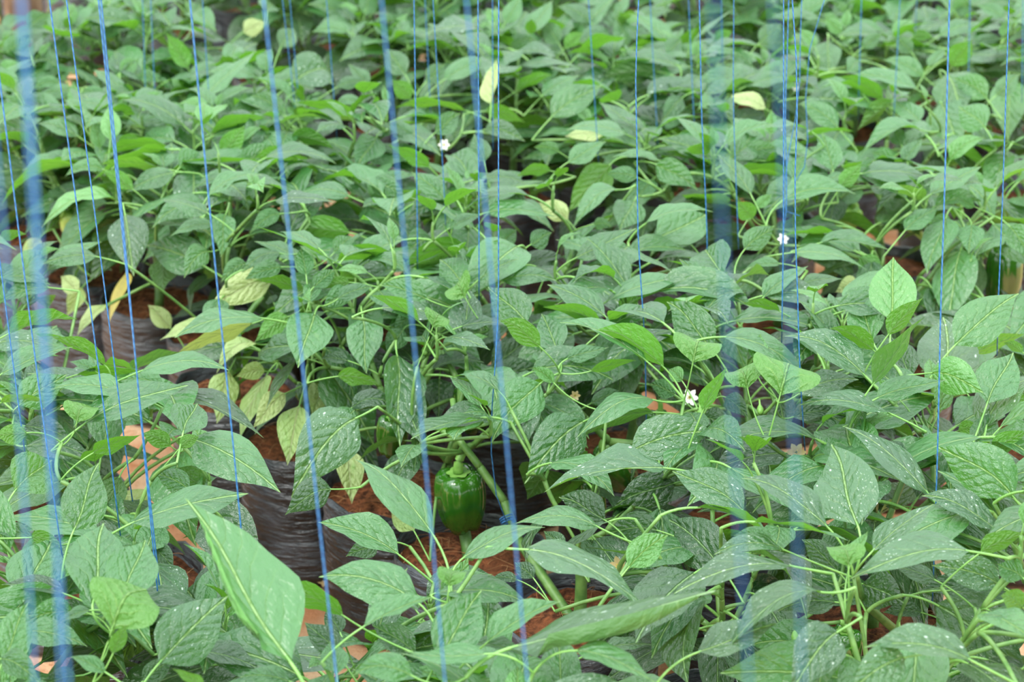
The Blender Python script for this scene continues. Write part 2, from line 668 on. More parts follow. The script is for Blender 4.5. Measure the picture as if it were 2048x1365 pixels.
LEAVES['D'] = '''
1840 520 1780 835 270 t 0 50
2090 1130 1730 1580 330 s 60 44
1940 1550 1680 1690 180 o 30 40
1540 550 1030 665 110 t 40 49
1480 580 1040 760 90 up 0 44
1600 320 1230 480 200 p 10 45
1650 250 1435 325 110 t 10 49
1780 390 1500 325 70 uy 10 50
1790 300 1750 130 110 t 0 53
1690 540 1495 690 130 u 10 46
820 860 1340 855 110 t 50 52
620 830 320 660 80 uy 10 53
740 985 290 970 120 t 30 54
490 1170 1080 945 180 t 20 52
1070 1220 1090 1060 240 t 0 55
1020 1000 1560 1245 120 o 30 48
50 640 460 555 100 uy 20 55
0 310 300 355 90 t 20 51
290 370 0 460 110 t 20 50
0 880 410 718 110 t 10 54
-40 700 330 720 120 ts 20 50
110 1060 350 880 200 t 0 52
450 1160 480 1030 200 uya 0 53
540 1340 830 1230 90 uy 0 54
450 880 830 860 60 uy 10 50
560 860 400 805 60 t 10 51
730 -60 820 310 230 ts 10 50
1220 160 1100 320 140 t 40 48
950 200 1000 390 170 uo 0 40
1320 -60 1310 200 150 t 10 52
570 190 250 235 100 t 20 50
480 370 410 540 110 p 0 30
460 400 330 300 110 p 0 33
620 470 470 660 70 p 20 33
1000 610 850 470 110 p 0 28
740 280 670 580 70 w 0 33
1500 700 1280 870 90 p 70 38
1340 860 1290 1160 170 p 0 34
1560 880 1430 1240 110 p 20 34
1670 990 1490 1190 140 p 10 36
1750 1060 1700 1400 180 p 0 35
1740 780 1570 1090 60 o 10 42
1550 860 1390 890 100 p 10 35
1900 910 1840 1120 150 p 0 36
2040 800 1870 790 70 o 10 45
1750 780 1500 800 70 o 10 43
1640 170 1420 290 90 t 40 50
1440 230 1300 340 100 t 20 46
1250 0 1000 75 70 t 20 51
1210 580 940 680 80 p 20 38
2046 340 1890 380 70 uy 10 52
2046 380 1895 490 120 t 0 51
0 90 160 60 60 uy 10 54
2046 50 1700 40 140 u 10 47
230 80 150 230 90 p 0 38
1830 370 1960 260 100 t 0 52
140 1180 430 1270 130 o 20 48
140 1300 560 1365 140 o 30 47
960 940 690 920 100 t 20 47
1050 1310 1170 1240 80 uy 10 54
1000 1300 840 1220 110 uy 10 51
160 1220 0 1240 120 uy 0 56
0 1045 290 1042 40 uy 10 55
1950 170 2046 60 110 t 0 50
1600 460 1560 420 80 o 0 40
'''
LEAVES['E'] = '''
150 545 190 870 225 t 0 49
350 760 385 1290 240 s 10 47
1190 930 905 1270 260 t 40 50
1450 1150 1095 1505 270 t 40 47
1860 1030 1400 1240 130 t 80 51
1110 580 880 360 210 t 0 53
1570 540 1230 350 140 t 20 53
1540 590 1200 485 80 u 20 52
1190 720 950 565 130 uy 20 55
1290 740 1200 520 200 t 0 51
1810 800 1300 575 110 t 40 55
1910 835 1510 620 150 u 40 54
1560 620 1890 470 120 t 0 52
1700 370 1460 70 150 t 20 51
1690 190 2040 150 100 t 30 49
1570 455 2046 310 110 t 20 52
735 350 590 195 180 t 10 53
820 330 1060 200 90 t 10 53
960 330 1290 335 110 t 30 51
740 290 950 90 120 u 0 50
0 215 390 200 80 u 30 50
560 90 400 190 160 t 20 48
530 440 250 355 140 t 10 52
750 430 700 385 190 uya 10 54
480 570 205 415 80 u 10 53
0 440 210 360 90 t 10 51
560 600 590 550 160 uya 10 54
620 540 460 470 110 s 10 48
390 610 300 770 120 t 10 45
0 890 260 940 90 u 10 44
550 850 860 810 80 o 30 42
890 900 1210 830 160 os 0 38
900 840 1130 680 200 o 0 38
80 1080 350 1080 110 o 60 42
1480 860 1750 795 60 u 0 51
1340 790 1590 720 100 t 0 51
1480 1050 1690 1000 90 t 20 43
1160 1050 1350 1040 70 o 20 42
1270 930 1140 840 80 y 10 50
1650 500 1770 420 90 u 0 49
2020 920 1950 850 100 y 10 50
600 900 600 1140 180 o 0 36
720 600 1020 580 70 s 10 50
110 1080 0 1210 150 t 0 42
1220 300 1290 190 100 o 0 42
1080 260 1340 190 100 o 20 42
1900 330 1980 420 90 t 0 46
1500 0 1600 20 70 t 10 50
1130 120 1260 40 120 t 0 50
960 120 1050 20 110 t 0 49
1980 1000 1830 940 110 t 10 45
1715 1330 2220 1220 250 ts 30 49
1850 1100 1430 1240 90 uo 30 46
440 520 330 640 90 t 0 46
1250 1290 1150 1380 140 o 0 34
'''
LEAVES['F'] = '''
1270 570 1335 180 270 ty 0 58
1160 680 1110 400 215 t 0 55
1250 650 1440 430 120 uy 0 60
1160 940 1440 540 110 uo 0 57
1390 900 1310 660 180 os 0 52
1640 710 2060 400 260 t 10 55
1680 140 1530 610 230 t 10 48
1590 -40 1440 300 180 t 10 52
1740 0 1680 180 150 t 0 51
1960 10 2060 220 140 t 10 51
1120 890 665 655 170 ts 60 55
950 690 740 440 110 t 20 53
1010 750 790 520 120 t 20 52
1170 740 900 610 100 uy 20 57
620 1000 690 790 400 uya 0 57
720 1000 1090 910 130 ts 30 51
1270 1110 735 1060 100 ts 40 54
1180 1020 1610 910 140 t 0 55
1500 870 1750 980 210 y 20 56
1830 1050 2046 750 250 t 0 53
1890 990 2060 1080 120 u 10 50
1750 1310 1930 1100 170 t 0 48
1850 1340 2060 1210 110 u 10 52
1490 1580 1020 1190 150 s 40 50
230 740 -30 450 220 t 20 52
110 810 130 725 280 uya 0 56
260 410 40 200 130 t 10 53
410 150 600 0 130 t 0 52
700 165 1140 290 80 t 40 51
850 110 1250 150 80 t 20 50
620 230 410 265 60 t 10 51
520 430 800 240 110 t 10 52
750 350 990 320 70 t 10 50
1080 190 1200 330 130 u 10 46
430 960 385 810 220 uya 0 57
170 1090 300 830 90 u 0 55
620 510 400 465 60 uy 10 54
480 800 520 640 110 y 0 53
690 1130 970 1110 110 o 20 44
1030 1280 850 1340 130 o 10 40
1080 350 930 400 100 p 10 43
600 1020 640 1240 170 o 0 44
1300 1010 1200 910 80 y 0 53
1740 1060 1600 1160 120 t 10 48
1660 1210 1760 1190 90 u 10 48
1750 760 2046 640 90 u 0 48
2040 750 1920 695 60 u 10 52
1780 200 1690 520 150 uo 0 42
900 880 1060 800 110 o 0 45
300 1010 420 1130 120 o 10 46
160 1130 330 1180 140 o 0 44
400 700 480 620 100 o 0 44
820 600 700 520 120 o 0 46
380 380 480 310 120 t 0 46
100 120 0 40 130 t 0 48
1530 1120 1430 1260 200 o 0 40
1850 210 1990 560 130 o 0 40
'''
LEAVES['A'] = '''
1080 740 690 575 120 t 40 54
1190 580 1480 270 90 t 0 54
1050 980 1160 880 160 t 0 54
1020 1010 750 1130 110 t 10 54
700 430 790 330 100 ty 0 54
700 430 640 280 120 t 0 54
1220 1250 930 1165 80 t 10 54
1200 1220 900 1340 140 t 60 51
1230 780 1560 690 80 u 10 54
1300 920 1440 740 120 u 0 52
1400 970 1590 840 140 t 0 52
1740 930 1470 935 90 u 20 54
1660 680 1460 550 120 t 20 54
1520 640 1340 660 70 t 20 54
1420 190 1540 110 100 p 0 52
1130 110 1140 -10 150 t 0 52
350 490 185 530 70 t 20 53
330 400 190 330 120 t 20 52
610 580 470 540 80 t 20 53
420 530 220 590 80 t 20 52
460 800 200 720 90 t 20 52
600 990 385 1035 80 t 30 53
930 980 590 960 60 u 10 54
780 1110 600 1010 90 u 10 52
690 1180 260 1340 80 y 90 50
1420 1030 1130 1110 70 t 20 53
2046 1150 1690 1160 90 t 40 52
1700 460 1960 500 80 t 20 52
930 330 1090 440 90 t 20 52
1100 400 980 200 110 u 0 52
1640 1250 1470 1365 100 t 20 52
160 170 240 50 130 t 0 53
20 320 150 200 130 t 0 52
1640 280 1700 140 130 t 0 53
1560 70 1560 -20 140 t 0 53
2040 190 1820 190 70 t 20 52
1700 800 1960 880 80 u 20 53
850 750 950 830 80 t 10 52
690 840 850 820 70 u 10 52
810 440 950 490 70 t 10 53
400 870 250 800 110 o 0 42
1180 850 1070 780 90 t 0 50
1750 700 1890 650 80 t 10 52
1000 1130 1140 1190 100 o 0 46
'''
LEAVES['B'] = '''
900 610 930 330 100 p 0 56
620 470 890 330 110 t 10 54
520 480 630 360 110 t 0 54
390 200 330 110 130 t 0 53
1250 690 1560 480 180 t 10 54
1200 560 1420 430 90 t 10 53
1700 790 1340 760 80 t 30 54
1560 790 1330 800 80 p 10 51
1350 950 1580 820 110 t 0 54
1600 960 1350 1250 190 uy 0 52
1640 1110 1370 1350 110 t 60 53
870 1245 1290 1275 100 t 20 54
650 1340 850 1255 70 t 10 54
1250 1000 1050 1040 70 u 20 52
860 1040 1110 1085 70 t 20 54
860 760 1100 830 110 ts 20 53
870 650 1100 720 90 u 10 53
630 1170 430 1000 130 t 10 53
200 1050 400 1170 130 t 10 52
230 800 130 1010 170 t 0 53
760 650 340 630 50 u 20 54
430 580 330 480 100 u 0 53
570 780 720 650 130 t 0 54
860 950 800 770 120 t 0 54
2020 570 1890 720 110 t 0 53
1880 420 1530 460 150 uo 10 53
1990 380 1570 370 80 t 20 54
1780 280 2040 380 90 t 20 53
1050 530 1260 440 70 u 10 53
1000 280 1150 220 90 t 10 53
1300 260 1200 120 110 t 10 53
1330 280 1440 200 80 u 10 53
1740 1170 1640 1365 180 t 0 50
1860 960 2100 1120 160 t 10 53
1760 1040 1570 1020 90 t 10 51
890 1080 1120 1190 100 o 10 48
890 1240 1000 1160 100 t 0 51
1350 1290 1180 1180 120 p 10 46
450 800 240 730 80 t 20 53
540 980 300 850 80 u 10 53
400 440 280 270 130 t 0 53
1480 130 1290 30 90 t 20 53
1880 940 1600 920 50 t 10 53
640 190 790 80 90 t 0 53
1930 320 2030 210 120 t 0 53
0 600 170 620 60 t 20 53
0 510 170 470 70 t 10 53
180 500 60 360 80 t 0 53
1300 890 1150 860 80 t 10 53
1950 760 1640 620 90 o 10 46
'''
LEAVES['C'] = '''
1590 430 1630 715 245 t 0 56
1560 600 1600 895 240 t 0 52
1820 750 1720 590 180 t 0 55
1960 470 1900 850 220 t 10 52
1830 580 1680 430 160 t 10 54
1950 880 1800 1200 160 t 10 51
930 1000 890 760 160 t 0 53
960 750 750 600 120 t 20 53
1280 590 1060 770 90 uy 0 54
1440 760 1070 920 90 t 60 53
1430 530 1050 435 90 t 20 54
1460 450 1230 345 100 t 20 54
1220 590 945 455 90 u 20 53
900 240 880 475 150 t 10 54
1080 360 990 450 100 t 10 53
450 1140 270 890 110 t 10 54
640 1170 1070 1135 130 t 40 53
960 1140 870 1360 150 o 10 46
690 1050 780 900 120 t 0 53
780 1060 960 1080 80 t 20 51
970 1100 1090 960 100 u 0 52
400 930 610 860 110 t 20 52
460 940 200 1050 70 t 20 52
410 510 720 440 80 t 10 54
520 460 740 340 100 t 0 54
400 450 80 540 80 t 20 53
540 640 290 590 80 p 30 51
640 560 830 800 100 t 10 49
500 250 640 130 110 t 0 53
1290 960 1180 880 110 t 10 50
1340 950 1470 800 90 t 0 51
1330 850 1290 720 100 t 0 51
1610 990 1430 1000 80 o 10 44
1550 210 1830 120 90 t 10 54
1480 120 1500 0 130 t 0 53
1620 60 1770 10 110 t 0 53
1620 390 1700 260 130 u 0 53
1390 220 1520 220 60 u 10 54
1490 390 1600 270 60 t 0 53
1760 260 1930 220 60 t 10 53
980 200 890 90 80 ty 0 54
860 120 560 110 60 t 10 53
1060 150 1240 200 60 t 10 53
1100 280 1230 190 80 t 0 53
1390 310 1300 200 90 t 0 53
1760 1210 1640 1150 60 ty 0 52
1350 1350 1560 1210 110 t 10 51
1620 1290 1450 1365 100 t 10 51
460 1280 350 1190 110 u 0 52
480 1220 580 1130 70 ty 0 52
1880 560 2046 420 110 t 0 53
240 240 330 200 80 u 0 53
100 330 20 250 100 t 0 52
'''

# dominant shoot tips: crop, x, y, height cm
TIPS = '''
G 655 1085 50
H 665 905 50
H 590 1245 48
I 1050 755 50
I 620 585 49
I 1310 1075 34
E 740 460 48
E 1225 850 45
E 590 640 44
F 1210 710 52
F 600 1020 48
F 360 330 49
D 1060 1290 49
D 1800 380 48
D 90 1100 50
G 430 545 47
A 1060 1010 50
C 1690 430 49
C 980 230 50
B 1380 960 49
B 880 640 49
'''

# ------------------------------------------------------------------ where the plants stand
O_ = V((-0.33, 2.98, 0))
D_ = V((0.55, -0.835, 0)).normalized()
P_ = V((0.835, 0.55, 0)).normalized()
rng = random.Random(11)
SPOTS = []          # (x, y, row)
POST = at_y(48, 20, 4.9)
for p in [(-.33, 2.95), (-.18, 2.76), (-.06, 2.56), (.09, 2.38), (.26, 2.13), (.42, 1.89)]:
    SPOTS.append((p[0], p[1], 1))
for p in [(-.47, 3.13), (-.52, 3.40), (-.67, 3.56), (-.83, 3.72), (-.98, 3.95), (-1.14, 4.18), (-1.30, 4.42)]:
    SPOTS.append((p[0], p[1], 1))


def inframe(x, y):
    q = pix(V((x, y, 0.5)))
    if y < 1.3:
        return False
    lo, hi = -130, 2178
    return lo < q[0] < hi and q[1] < 1490


for off, row, s0 in [(-.45, 0, 0.0), (-.75, 0, .15), (.36, 1, 0.05)]:
    for k in range(-12, 9):
        s = s0 + k * .3
        p = O_ + D_ * s + P_ * off
        if inframe(p.x, p.y):
            SPOTS.append((p.x + rng.uniform(-.02, .02), p.y + rng.uniform(-.02, .02), row))
for k in range(1, 7):
    for j, off in enumerate((.03, .36)):
        for i in range(-26, 16):
            s = i * .30 + j * .15 + k * .07
            p = O_ + D_ * s + P_ * (off + .93 * k)
            if inframe(p.x, p.y) and p.y < 7.0:
                SPOTS.append((p.x + rng.uniform(-.03, .03), p.y + rng.uniform(-.03, .03), k + 1))
SPOTS = [q for q in SPOTS if math.hypot(q[0] - POST.x, q[1] - 4.9) > .17]
print('plants', len(SPOTS))


class Plant:
    pass


PLANTS = []
for i, (x, y, row) in enumerate(SPOTS):
    p = Plant()
    p.x, p.y, p.row = x, y, row
    p.pos = V((x, y, 0))
    p.nodes, p.hero, p.fill, p.chain, p.fruit, p.flower = [], [], [], [], [], []
    PLANTS.append(p)


def nearest(pt, maxd=9):
    best, bd = None, 1e9
    for p in PLANTS:
        d = math.hypot(p.x - pt.x, p.y - pt.y)
        if d < bd:
            best, bd = p, d
    return best


# surveyed leaves -> plants
TIPP = []
for ln in TIPS.strip().splitlines():
    c, x, y, z = ln.split()
    ox, oy = CROPS[c]
    pt = at_z(ox + float(x) / CS, oy + float(y) / CS, float(z) / 100)
    pl = nearest(pt)
    TIPP.append((pt, pl))

GW, GH, GC = 260, 176, 8
mask = [[1e9] * GW for _ in range(GH)]


def stamp(pt, r=0, d=None):
    x, y, dd = pix(pt)
    if d is not None:
        dd = d
    gx, gy = int(x // GC), int(y // GC)
    for a in range(gx - r, gx + r + 1):
        for b_ in range(gy - r, gy + r + 1):
            if 0 <= a < GW and 0 <= b_ < GH and dd < mask[b_][a]:
                mask[b_][a] = dd


n_hero = 0
for crop, txt in LEAVES.items():
    ox, oy = CROPS[crop]
    for ln in txt.strip().splitlines():
        q = ln.split()
        x0, y0, x1, y1, w = [float(k) for k in q[:5]]
        spec = (ox + x0 / CS, oy + y0 / CS, ox + x1 / CS, oy + y1 / CS, w / CS, q[5], float(q[6]) / CS, float(q[7]) / 100)
        base, tip, a, n, L, W, bow, fl = hero_leaf(spec)
        want = base - a * 0.035 - Z_ * 0.012
        best, bd = None, 0.075
        for pt, pl in TIPP:
            d = (pt - want).length
            if d < bd:
                best, bd, bpl = pt, d, pl
        if best is None:
            want = base - a * 0.045 - Z_ * 0.02
            bpl = nearest(want)
            for pt in bpl.nodes:
                d = (pt - want).length
                if d < 0.045 and pt.z < base.z + .02:
                    best = pt
                    break
            if best is None:
                best = want
                bpl.nodes.append(want)
        if all(best is not k for k in bpl.nodes):
            bpl.nodes.append(best)
        bpl.hero.append((base, tip, a, n, L, W, bow, fl, best))
        n_hero += 1
        wd = n.cross(a).normalized()
        for i in range(0, 21):
            v = i / 20
            h = W * .5 * max(0.05, math.sin(math.pi * min(1, v * 1.15) ** .8) if v < .85 else .25)
            for u in (-.9, -.6, -.3, 0, .3, .6, .9):
                stamp(base.lerp(tip, v) + Z_ * (bow * 4 * v * (1 - v)) + wd * (u * h))
print('surveyed leaves', n_hero)

# openings through which bags, soil, fruit and the path are seen: nothing may grow across them
OPEN = []
for (x0, y0, x1, y1) in [(12, 0, 88, 40), (980, 1015, 1040, 1060), (508, 890, 690, 1150), (560, 1140, 720, 1300), (205, 850, 290, 895), (240, 935, 305, 1010), (0, 630, 20, 680), (862, 915, 968, 1055),
                         (806, 1045, 1045, 1125), (1005, 1150, 1230, 1260), (120, 640, 420, 760), (370, 735, 470, 880), (1650, 1205, 1800, 1300),
                         (285, 575, 375, 620), (1185, 880, 1255, 945), (455, 640, 510, 710), (700, 950, 760, 1020), (775, 835, 815, 890),
                         (1690, 405, 1735, 460), (1370, 780, 1400, 810), (1300, 820, 1345, 862), (1575, 885, 1610, 930),
                         (930, 900, 1030, 1020), (470, 785, 500, 815)]:
    OPEN.append((x0, y0, x1, y1))
    far = depth(at_z((x0 + x1) / 2, (y0 + y1) / 2, 0.06))
    for gx in range(int(x0 // GC), int(x1 // GC) + 1):
        for gy in range(int(y0 // GC), int(y1 // GC) + 1):
            if 0 <= gx < GW and 0 <= gy < GH:
                mask[gy][gx] = max(far, 0) if mask[gy][gx] > 1e8 else mask[gy][gx]


def blocked(base, tip, W, n, tol=0.10):
    a = (tip - base)
    wd = n.cross(a).normalized()
    hit = tot = 0
    for v in (0, .15, .3, .45, .6, .75, .9, 1):
        h = W * .5 * (.9 if .1 < v < .7 else .4)
        for u in (-1, 0, 1):
            x, y, d = pix(base + a * v + wd * (u * h))
            gx, gy = int(x // GC), int(y // GC)
            if 0 <= gx < GW and 0 <= gy < GH:
                tot += 1
                if d < mask[gy][gx] + 0.012 and mask[gy][gx] < 1e8:
                    hit += 1
    return tot > 0 and hit > tot * tol


# ------------------------------------------------------------------ mesh variants of the remaining leaves (unit blade length)
def variant(seed, a0, a1, W, side, fold, curl, wave):
    r = random.Random(seed)
    mb = MB()
    mid = []
    p = V((0, 0, 0))
    n_ = len(VS)
    pts = [V((0, 0, 0))]
    for i in range(1, 5):
        ang = a0 + .5 - .5 * (i / 4)
        p = p + V((math.cos(ang), 0, math.sin(ang))) * (.36 / 4)
        pts.append(p.copy())
    prev = 0
    for v in VS:
        ang = a0 + (a1 - a0) * v
        yaw = side * v
        p = p + V((math.cos(ang) * math.cos(yaw), math.cos(ang) * math.sin(yaw), math.sin(ang))) * (v - prev)
        prev = v
        mid.append(p.copy())
    wds, nns = [], []
    for i in range(n_):
        t = (mid[min(i + 1, n_ - 1)] - mid[max(i - 1, 0)]).normalized()
        wd = Z_.cross(t).normalized()
        wds.append(-wd)
        nns.append(t.cross(wd).normalized())
    blade(mb, mid, wds, nns, W, fold, curl, wave, r)
    pts.append(mid[1])
    mb.tube(pts, [.017, .016, .015, .014, .013, .008], 5, 1, cap=False)
    tipv = mid[-1]
    return mb, tipv


VAR = []
r = random.Random(5)
for i in range(16):
    VAR.append(variant(100 + i, r.uniform(.0, .5), r.uniform(-.95, .0), r.uniform(.44, .56), r.uniform(-.35, .35),
                       math.radians(r.uniform(8, 30)), r.uniform(0, .25), r.uniform(.03, .14)))
VMESH = {}


def vmesh(i, mat):
    k = (i, mat)
    if k not in VMESH:
        VMESH[k] = VAR[i][0].mesh('leaf', [M[mat], M['petiole']])
    return VMESH[k]


def add_fill(pl, node, az, el, size, mat, rr, tries=3, spread=.8):
    for k in range(tries):
        vi = rr.randrange(len(VAR))
        roll = rr.gauss(0, .34)
        m3 = Matrix.Rotation(az + (rr.uniform(-spread, spread) if k else 0), 3, 'Z') @ Matrix.Rotation(-el, 3, 'Y') @ Matrix.Rotation(roll, 3, 'X')
        sz = size * (1 - .12 * k)
        base = node + m3 @ V((.33, 0, .05)) * sz
        tip = node + m3 @ VAR[vi][1] * sz
        if min(base.z, tip.z) < 0.08 or blocked(base, tip, sz * .5, m3 @ Z_):
            continue
        if pl.y < 3.4 and any(o[0] < q[0] < o[2] and o[1] < q[1] < o[3] for q in (pix(node), pix(node.lerp(pl.fork, .4))) for o in OPEN):
            continue
        pl.fill.append((node, m3, sz, vi, mat))
        return True
    return False


for pi, pl in enumerate(PLANTS):
    rr = random.Random(1000 + pi)
    fork = pl.pos + V((rr.uniform(-.015, .015), rr.uniform(-.015, .015), rr.uniform(.29, .33)))
    if pi == 2:
        fork = pl.pos + V((-.035, .10, .31))      # this stem leans back behind the large fruit
    pl.fork = fork
    near = pl.row <= 1
    far = pl.y > 5.2
    nb = 4 if not far else 3
    tall = rr.uniform(.48, .58) if pl.row else rr.uniform(.44, .52)
    a0 = rr.uniform(0, 6.28)
    for kb in range(nb):
        az = a0 + kb * 2 * math.pi / nb + rr.uniform(-.4, .4)
        rad = rr.uniform(.09, .17)
        top = V((pl.x + math.cos(az) * rad, pl.y + math.sin(az) * rad, tall + rr.uniform(-.05, .02)))
        kids = [top]
        if kb % 2 == 0:
            az2 = az + rr.uniform(.5, .9)
            kids.append(V((pl.x + math.cos(az2) * rad * .6, pl.y + math.sin(az2) * rad * .6, tall + rr.uniform(-.06, .04))))
        for tp in kids:
            got = 0
            w0 = rr.uniform(0, 6.28)
            nw = 8
            for k in range(nw):
                lay = k / nw
                ph = w0 + k * 2.4
                el = rr.uniform(.6, 1.1) - .95 * lay
                size = (.045 + .09 * min(1, lay * 1.5)) * rr.uniform(.85, 1.25)
                mat = 'young' if lay < .25 else ('leaf' if rr.random() < .85 else 'speckled')
                nd = tp - V((0, 0, .05 * lay))
                if add_fill(pl, nd, ph, el, size, mat, rr):
                    pl.nodes.append(nd)
        mid = fork.lerp(top, .55) + V((0, 0, -.015))
        got = 0
        for k in range(5 if not far else 2):
            az3 = az + rr.uniform(-1.5, 1.5)
            nd = fork.lerp(top, rr.uniform(.4, .75)) + V((0, 0, -.012))
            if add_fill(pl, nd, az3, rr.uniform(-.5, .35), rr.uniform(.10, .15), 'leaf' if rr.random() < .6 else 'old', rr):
                pl.nodes.append(nd)
        low = fork.lerp(top, .3) + V((0, 0, -.01))
        got = 0
        for k in range(4 if near else (3 if not far else 0)):
            nd = fork.lerp(top, rr.uniform(.1, .4)) + V((0, 0, -.01))
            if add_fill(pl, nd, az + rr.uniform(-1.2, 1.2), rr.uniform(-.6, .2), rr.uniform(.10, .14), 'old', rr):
                pl.nodes.append(nd)
    for k in range(4 if not far else 0):
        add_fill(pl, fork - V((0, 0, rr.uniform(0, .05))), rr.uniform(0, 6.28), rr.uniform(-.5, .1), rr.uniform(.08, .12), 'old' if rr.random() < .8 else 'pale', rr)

# ------------------------------------------------------------------ ground
gb = MB()
xs = [-3.6 + i * .2 for i in range(37)]
ys = [0.3 + i * .2 for i in range(38)]
gb.grid([[V((x, y, -0.006 + 0.012 * noise.noise(V((x * 2.3, y * 2.3, 0))))) for x in xs] for y in ys])
for i, f in enumerate(gb.f):
    gb.f[i] = f
ground = tag(mk('ground', gb.mesh('ground', [M['ground']])), kind='structure')

# ------------------------------------------------------------------ bags and soil (five shapes, shared)
BAG_R, BAG_H = 0.108, 0.225


def bag_mesh(seed):
    mb = MB()
    n = 32
    rows = []
    prof = [(0.0, .90), (.03, .985), (.10, 1.0), (.22, 1.02), (.34, .99), (.46, 1.02), (.58, 1.0), (.70, 1.025), (.82, 1.0), (.92, 1.015), (1.0, 1.0)]
    o = V((seed * 7.1, 0, 0))
    for h, rr_ in prof:
        row = []
        for k in range(n):
            a = 2 * math.pi * k / n
            q = V((math.cos(a) * 1.6, math.sin(a) * 1.6, h * 5)) + o
            rad = BAG_R * rr_ * (1 + .035 * noise.noise(q) + .015 * noise.noise(q * V((1, 1, 1)).length))
            zz = h * BAG_H + (.012 * noise.noise(V((math.cos(a) * 2, math.sin(a) * 2, seed))) if h > .9 else 0)
            row.append(V((rad * math.cos(a), rad * math.sin(a), zz)))
        rows.append(row)
    inner = []
    for k in range(n):
        p = rows[-1][k]
        inner.append(V((p.x * .965, p.y * .965, p.z - .002)))
    rows.append(inner)
    rows.append([V((p.x * .98, p.y * .98, BAG_H - .045)) for p in inner])
    mb.grid(rows, 0, None, close=True)
    mb.f.append(tuple(range(n))[::-1])
    mb.mi.append(0)
    return mb.mesh('bag', [M['bag']])


def soil_mesh(seed):
    mb = MB()
    n = 26
    rows = []
    for i, rr_ in enumerate((.0, .2, .4, .6, .8, 1.0)):
        row = []
        for k in range(n):
            a = 2 * math.pi * k / n
            x, y = math.cos(a) * rr_ * BAG_R * .985, math.sin(a) * rr_ * BAG_R * .985
            row.append(V((x, y, BAG_H - .02 + .010 * noise.noise(V((x * 40, y * 40, seed))) - .004 * rr_)))
        rows.append(row)
    mb.grid(rows[::-1], 0, None, close=True)
    return mb.mesh('soil', [M['soil']])


def fibre_mesh(seed):
    r = random.Random(seed)
    mb = MB()
    for k in range(60):
        a, q = r.uniform(0, 6.28), BAG_R * .92 * math.sqrt(r.random())
        p = V((math.cos(a) * q, math.sin(a) * q, BAG_H - .018))
        b_ = r.uniform(0, 6.28)
        l_ = r.uniform(.015, .05)
        e = p + V((math.cos(b_) * l_, math.sin(b_) * l_, r.uniform(-.002, .006)))
        for pt in (e,):
            lim = BAG_R * .95
            rad = math.hypot(pt.x, pt.y)
            if rad > lim:
                pt.x, pt.y = pt.x * lim / rad, pt.y * lim / rad
        mb.tube(bez(p, (p + e) * .5 + V((r.uniform(-.01, .01), r.uniform(-.01, .01), r.uniform(.004, .014))), e, 4), .0005, 3, 0, cap=False)
    return mb.mesh('coir_fibre', [M['fibre']])


BAGS = [bag_mesh(i) for i in range(5)]
SOILS = [soil_mesh(i) for i in range(5)]
FIBRES = [fibre_mesh(i) for i in range(3)]

# ------------------------------------------------------------------ fruit and flowers


def fruit_mesh(seed, R, H, lobes=4, mat='fruit'):
    r = random.Random(seed)
    mb = MB()
    n = 28
    prof = [(.06, .90), (.28, .955), (.52, 1.0), (.74, .985), (.90, .91), (.98, .79), (1.0, .62), (.965, .44), (.89, .26), (.79, .12), (.66, .03), (.50, .0), (.30, .03), (.12, .06), (.03, .07)]
    rows = []
    ph = r.uniform(0, 6.28)
    for i, (q, h) in enumerate(prof):
        row = []
        for k in range(n):
            a = 2 * math.pi * k / n
            lob = abs(math.cos(lobes * .5 * (a + ph)))
            g = 1 - .24 * (1 - lob) ** 2.4 * min(1, .35 + q)
            z = h
            if h > .9:
                z += .05 * lob * (1 if q > .3 else 0)
            if h < .1:
                z -= .05 * lob * min(1, q * 1.6)
            row.append(V((R * q * g * math.cos(a), R * q * g * math.sin(a), H * (z - 1))))
        rows.append(row)
    mb.grid(rows[::-1], 0, None, close=True)
    return mb.mesh('pepper', [M[mat]])


def calyx_mesh(R):
    mb = MB()
    n = 24
    rows = []
    for i, q in enumerate((.08, .2, .34, .44)):
        row = []
        for k in range(n):
            a = 2 * math.pi * k / n
            s = 1 + (.14 * math.cos(6 * a) if i == 3 else 0)
            row.append(V((R * q * s * math.cos(a), R * q * s * math.sin(a), R * (.02 - .05 * q * q + .12 * q))))
        rows.append(row)
    mb.grid(rows[::-1], 0, None, close=True)
    return mb.mesh('calyx', [M['calyx']])


def add_fruit(pl, pt, R, H, hang, mat='fruit', tilt=(0, 0), seed=0, root=None):
    """pt: top centre of the fruit, hang: where its stalk leaves the branch"""
    rot = Matrix.Rotation(tilt[0], 4, 'X') @ Matrix.Rotation(tilt[1], 4, 'Y')
    o = mk('pepper', fruit_mesh(seed, R, H, mat=mat), root, mat4=Matrix.Translation(pt - pl.pos) @ rot)
    if mat == 'fruit_pale':
        o['label'] = 'pale young pepper'
    mk('calyx', calyx_mesh(R), o, loc=V((0, 0, 0)))
    q = rot.inverted() @ (hang - pt)
    mb = MB()
    pts = bez(V((0, 0, R * .08)), V((0, 0, q.length * .75)), q, 8)
    rs = min(.0065, R * .17)
    mb.tube(pts, [rs * (1.25 - .4 * i / 8) for i in range(9)], 8, 0)
    mk('stalk', mb.mesh('stalk', [M['calyx']]), o)
    return o


